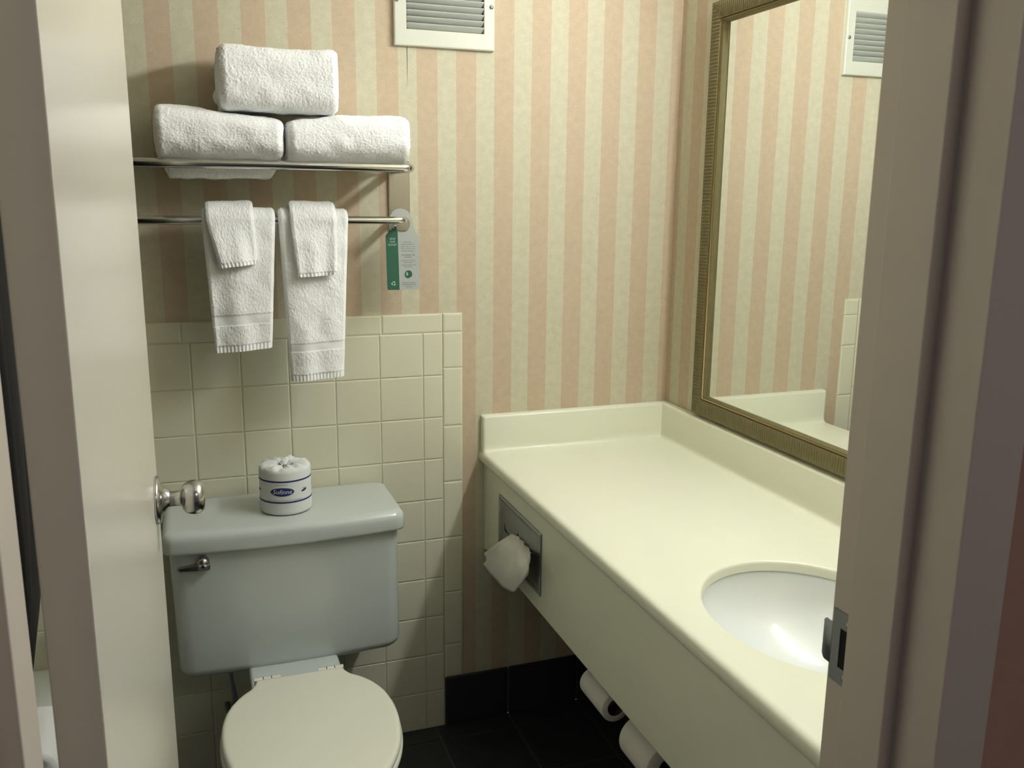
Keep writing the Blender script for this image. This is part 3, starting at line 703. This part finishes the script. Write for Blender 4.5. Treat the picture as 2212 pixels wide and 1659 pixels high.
# flush lever, front left of the tank
fl_ = MB(); lz = .653; yl = -.239
fl_.lathe([(.0125, 0), (.0128, .014), (.0118, .021), (.008, .0255), (0, .027)], (-.5415, yl+.003, lz+.0015), (0, -1, 0), 28)
lv = fl_.build('flush_lever', 'satin', to, smooth=True, label='chrome flush lever')
rg = []
for x, hh, w in ((-.528, .0085, .010), (-.531, .0098, .0115), (-.552, .0090, .011), (-.572, .0072, .009), (-.590, .0050, .007), (-.595, .0035, .005)):
    cz = lz-.0065-(-.533-x)*.02; rg.append([(x, yl-.010+w*.5, cz-hh), (x, yl-.010-w, cz-hh*.7), (x, yl-.010-w, cz+hh*.55), (x, yl-.010+w*.5, cz+hh*.7)])
lp = MB().loft(rg).build('lever_paddle', 'satin', lv, bevel=.0015); fix_normals(lp)
# bowl
def egg(z, hw, yc, rear, front, n=56, p=2.0):
    o = []
    for k in range(n):
        a = 2*PI*k/n; c, s = math.cos(a), math.sin(a); x = hw*np.sign(c)*abs(c)**(2/p); y = yc + (rear if s > 0 else front)*np.sign(s)*abs(s)**(2/p); o.append((TX+x, y, z))
    return o
bw = MB(); bw.loft([egg(.0, .105, -.42, .17, .19), egg(.02, .108, -.42, .17, .195), egg(.05, .098, -.42, .165, .18), egg(.15, .092, -.42, .16, .17), egg(.23, .112, -.45, .19, .20), egg(.30, .140, -.51, .19, .225), egg(.345, .158, -.54, .19, .228), egg(.370, .167, -.545, .19, .232), egg(.388, .169, -.545, .19, .234), egg(.394, .163, -.545, .186, .228)])
bo_ = bw.build('bowl', 'tank_china', to, smooth=True); fix_normals(bo_)
dk = MB(); rings = []
for ins, z in ((.02, .20), (.012, .26), (.004, .33), (0, .362), (0, .380), (.003, .385), (.008, .386)):
    rings.append(rrect(TX, -.40+ins, -.042-ins, .098-ins, .022, 0, z))
dkk = dk.loft(rings).build('tank_deck', 'tank_china', to, smooth=True); fix_normals(dkk); dkk.modifiers.new('es', 'EDGE_SPLIT').split_angle = math.radians(60)
# seat and lid
def seat_outline(s, z):
    half = [(0, -.357), (.085, -.357), (.090, -.360), (.093, -.372), (.103, -.390), (.121, -.408), (.141, -.437), (.156, -.474), (.1635, -.515), (.1655, -.553), (.163, -.595), (.155, -.640), (.140, -.685), (.116, -.728), (.084, -.760), (.045, -.778), (0, -.784)]
    half = [np.array(p) for p in half]; fine_ = []
    for k in range(len(half)-1):
        p0, p1, p2, p3 = half[max(k-1, 0)], half[k], half[k+1], half[min(k+2, len(half)-1)]
        for f in (0, .25, .5, .75): fine_.append(.5*(2*p1 + (p2-p0)*f + (2*p0-5*p1+4*p2-p3)*f*f + (3*p1-p0-3*p2+p3)*f**3))
    half = fine_ + [half[-1]]; ctr = np.array((0, -.56)); pts = [ctr+(p-ctr)*s for p in half]
    return [(TX+p[0], p[1], z) for p in pts] + [(TX-p[0], p[1], z) for p in pts[-2:0:-1]]
st = MB().loft([seat_outline(.985, .395), seat_outline(1.012, .3965), seat_outline(1.02, .402), seat_outline(1.012, .4085), seat_outline(.99, .410)]).build('seat', 'seat_plastic', to, smooth=True); fix_normals(st); st.modifiers.new('es', 'EDGE_SPLIT').split_angle = math.radians(60)
sl = MB().loft([seat_outline(.985, .4105), seat_outline(1.0, .4115), seat_outline(1.004, .416), seat_outline(1.0, .4205), seat_outline(.985, .4238), seat_outline(.965, .4251), seat_outline(.94, .4254)]).build('seat_lid', 'seat_plastic', to, smooth=True); fix_normals(sl); sl.modifiers.new('wn', 'WEIGHTED_NORMAL').keep_sharp = False
for s in (-1, 1):
    hx = TX+s*.066
    h = MB().tube([(hx-.027, -.347, .4115), (hx+.027, -.347, .4115)], .0098, 16).build('hinge', 'seat_plastic', to, smooth=True); h.modifiers.new('es', 'EDGE_SPLIT').split_angle = math.radians(50)
    MB().box((hx-.020, -.349, .3862), (hx+.020, -.318, .400)).build('hinge_foot', 'seat_plastic', h, bevel=.004, seg=3)
    for dx in (-.0085, .0085): MB().tube([(hx+dx-.0008, -.347, .4115), (hx+dx+.0008, -.347, .4115)], .01, 16).build('hinge_gap', 'dark', h, smooth=False)
MB().box((TX-.090, -.366, .402), (TX+.090, -.345, .4135)).build('hinge_bar', 'seat_plastic', to, bevel=.004, seg=3)

sp_ = [(-.500, -.105, .362), (-.500, -.112, .335), (-.4985, -.118, .305), (-.494, -.120, .278), (-.491, -.118, .252), (-.4925, -.108, .225), (-.498, -.09, .200), (-.504, -.066, .182), (-.508, -.04, .176), (-.509, -.006, .175)]
MB().tube(sp_, [.0085, .0085] + [.0058]*7 + [.0075], 14).build('supply_hose', 'steel', to, smooth=True, label='dull grey supply hose under the tank')
# wrapped toilet roll on the tank lid
RX, RY, RZ, RR, RH = -.357, -.150, .721, .0568, .108
wr_ = thing('wrapped_toilet_roll', (RX, RY, RZ), 'new toilet roll in white wrapper with navy print, standing on the toilet tank', 'toilet paper')
n = 120; rings = []
for r, z in ((.0, .0006), (RR-.006, .0006), (RR-.001, .003), (RR, .008), (RR, .05), (RR, .096), (RR-.0008, .101), (RR-.004, .1055), (RR-.012, .1075), (RR-.024, .1078), (RR-.036, .1055), (RR-.046, .102), (.004, .097)):
    ring = []
    for k in range(n):
        a = 2*PI*k/n; w = 0
        if z > .1 : w = (.0026*math.sin(a*9+r*70)+.0018*math.sin(a*15+2-r*120)+.0014*math.sin(a*5+1))*min(1, (RR-r)/.012+.15)
        ring.append((RX+r*math.cos(a), RY+r*math.sin(a), RZ+z+w*(1 if z > .1 else 0)))
    rings.append(ring)
wp = MB().loft(rings, False, True).build('wrapper', 'wrap', wr_, smooth=True); fix_normals(wp)
tf = MB()                                                               # tucked, twisted paper ends on top
for k in range(6):
    a = k*1.05+.4; l = .016+.006*(k % 3)
    b = Vector((RX+.004*math.cos(a), RY+.004*math.sin(a), RZ+.098)); t = Vector((RX+l*math.cos(a), RY+l*math.sin(a), RZ+.109+.004*(k % 2))); s = Vector((-math.sin(a), math.cos(a), 0))
    tf.grid(np.array([[b-s*.003, b+Vector((0,0,.006)), b+s*.003], [(b+t)/2-s*.008, (b+t)/2+Vector((0,0,.004)), (b+t)/2+s*.008], [t-s*.006, t+Vector((0,0,-.001)), t+s*.006]]))
tf.build('paper_tuck', 'wrap', wr_, smooth=False, solid=.0004, sub=1)
AV = math.atan2(CAM.y-RY, CAM.x-RX)                                     # azimuth of the face with the oval
def wrap_on(verts, a0, zc_, dr): 
    out = []
    for x, y, _ in verts: a = a0 + x/RR; out.append((RX+(RR+dr)*math.cos(a), RY+(RR+dr)*math.sin(a), RZ+zc_+y))
    return out
def band(z0, z1, dr=.0004): return MB().grid(np.array([[(RX+(RR+dr)*math.cos(a), RY+(RR+dr)*math.sin(a), RZ+z) for a in np.linspace(0, 2*PI, 96, endpoint=False)] for z in (z0, z1)]), close_v=True)
band(.0775, .0812).build('printed_line', 'navy', wp); band(.0300, .0337).build('printed_line', 'navy', wp)
def disc(rx, rz, n=40): return [(rx*math.cos(2*PI*k/n), rz*math.sin(2*PI*k/n), 0) for k in range(n)]
def oval(rx, rz, n=26):
    v, f = [(0, 0, 0)], []
    for q in (.35, .7, 1): v += [(x*q, z*q, 0) for x, z, _ in disc(rx, rz, n)]
    f += [(0, 1+k, 1+(k+1) % n) for k in range(n)]
    for q in range(2): f += [(1+q*n+k, 1+(q+1)*n+k, 1+(q+1)*n+(k+1) % n, 1+q*n+(k+1) % n) for k in range(n)]
    return v, f
ov, of = oval(.0262, .0098)
for a_off in (-.14, -.14+2*PI/3, -.14-2*PI/3):
    a0 = AV+a_off
    def pr_(name, v, f, da, z, dr, m): return MB().add(wrap_on(v, a0+da, z, dr), f).build(name, m, wp)
    pr_('printed_oval', ov, of, 0, .0560, .0004, 'navy')
    v, f = text_mesh('Sofinne', .0142, shear=.25); pr_('oval_lettering', [(x, y-.0042, 0) for x, y, _ in v], f, 0, .0560, .0008, 'white_print')
    v, f = text_mesh('BATHROOM TISSUE', .0030, space=1.05); pr_('upper_print', v, f, -.04, .0712, .0004, 'navy')
    v, f = text_mesh('500 2-PLY SHEETS  BATHROOM TISSUE  SOFT AND ABSORBENT', .0027); pr_('lower_print', v, f, .1, .0355, .0004, 'navy')
    v, f = oval(.0078, .0026); pr_('printed_swoosh', [(x, y+x*.22, 0) for x, y, _ in v], f, .90, .0545, .0004, 'navy')
    v, f = text_mesh('Made', .0052, shear=.3); pr_('side_lettering', v, f, .93, .0568, .0005, 'navy')

# ------------------------------------------------------------------ tub side, seen through the hinge gap
tb = thing('bathtub', (-1.2, -.73, 0), 'white enamel bathtub beside the open door, glimpsed through the hinge gap', 'bathtub')
XT0, XT1, YT0, YT1, ZR = XL+.001, -.86, YF+.001, -.0062, .346
rings = []
for ins, z in ((0, 0), (0, .30), (0, ZR-.012), (.004, ZR-.003), (.012, ZR), (.062, ZR), (.072, ZR-.006), (.085, ZR-.04), (.11, .16), (.16, .09), (.24, .075)):
    rings.append(rrect((XT0+XT1)/2, YT0+ins, YT1-ins, (XT1-XT0)/2-ins, max(.006, min(.10, .006+ins*1.2)), 0, z))
sh = MB().loft(rings, False, True).build('tub_shell', 'tub', tb, smooth=True); fix_normals(sh); sh.modifiers.new('es', 'EDGE_SPLIT').split_angle = math.radians(55)
# bath mat folded over the tub edge
G = []; th = .026
pth = [(-.935, ZR+.007), (-.92, ZR+.008), (-.885, ZR+.008), (-.858, ZR+.007), (-.850, ZR-.002), (-.8495, ZR-.016), (-.8495, ZR-.024)]
ys = np.linspace(-.245, -.412, 60); S = []
fine = []
for k in range(len(pth)-1):
    for t in np.linspace(0, 1, 9)[:-1]: fine.append(np.array(pth[k])*(1-t)+np.array(pth[k+1])*t)
fine.append(np.array(pth[-1])); fine = np.array(fine)
tg = np.gradient(fine, axis=0); nn = np.stack([-tg[:,1], tg[:,0]], 1); nn /= np.linalg.norm(nn, axis=1, keepdims=True)
nn = -nn if nn[0,1] < 0 else nn
Go = np.array([[(p[0]+q[0]*th, y, p[1]+q[1]*th) for y in ys] for p, q in zip(fine, nn)]); Gi = np.array([[(p[0]+q[0]*.0, y, p[1]+q[1]*.0) for y in ys] for p, q in zip(fine, nn)])
N3 = np.repeat(np.array([(q[0], 0, q[1]) for q in nn])[:, None, :], len(ys), 1)
Go = terry(Go.reshape(-1, 3), N3.reshape(-1, 3), 1, 31).reshape(Go.shape)
lp_ = np.concatenate([Go, Gi[:, ::-1]], axis=1)
bmat = MB().grid(lp_, close_v=True).ring_cap(lp_[0]).ring_cap(lp_[-1]).build('bath_mat', 'terry', None, smooth=True); fix_normals(bmat)
tag(bmat, 'white folded terry bath mat lying over the bathtub edge behind the door', 'bath mat')
# shower rod and dark curtain gathered towards the door
rod = thing('shower_rod', (-.80, -.73, 2.0), 'chrome shower rod running between the two end walls above the tub', 'shower rod')
MB().tube([(-.80, -.006, 2.0), (-.80, YF+.004, 2.0)], .0125, 20).build('rod', 'chrome', rod, smooth=True)
for y, s in ((-.0005, -1), (YF-.0035, 1)): MB().lathe([(.03, 0), (.03, .004), (.017, .012), (.0135, .02)], (-.80, y, 2.0), (0, s, 0), 28).build('end_flange', 'chrome', rod, smooth=True)
cur = []; nz, ny = 60, 150
for i in range(nz):
    z = 1.975-(1.975-.24)*i/(nz-1)
    zz = [1.975, 1.4, 1.05, .90, .792, .7257, .62, .5, .24]; ff = [-.40, -.44, -.47, -.50, -.5532, -.672, -.86, -.93, -.95]
    far = np.interp(-z, [-a for a in zz], ff); near = YF+.03; row = []
    for j in range(ny):
        t = j/(ny-1); y = near+(far-near)*t; row.append((-.80+.016*math.sin(t*2*PI*11)+.005*math.sin(t*17+z*3), y, z))
    cur.append(row)
co = MB().grid(np.array(cur)).build('shower_curtain', 'curtain', None, smooth=True, solid=.001)
tag(co, 'dark cloth shower curtain gathered beside the open door, seen through the hinge gap', 'curtain')
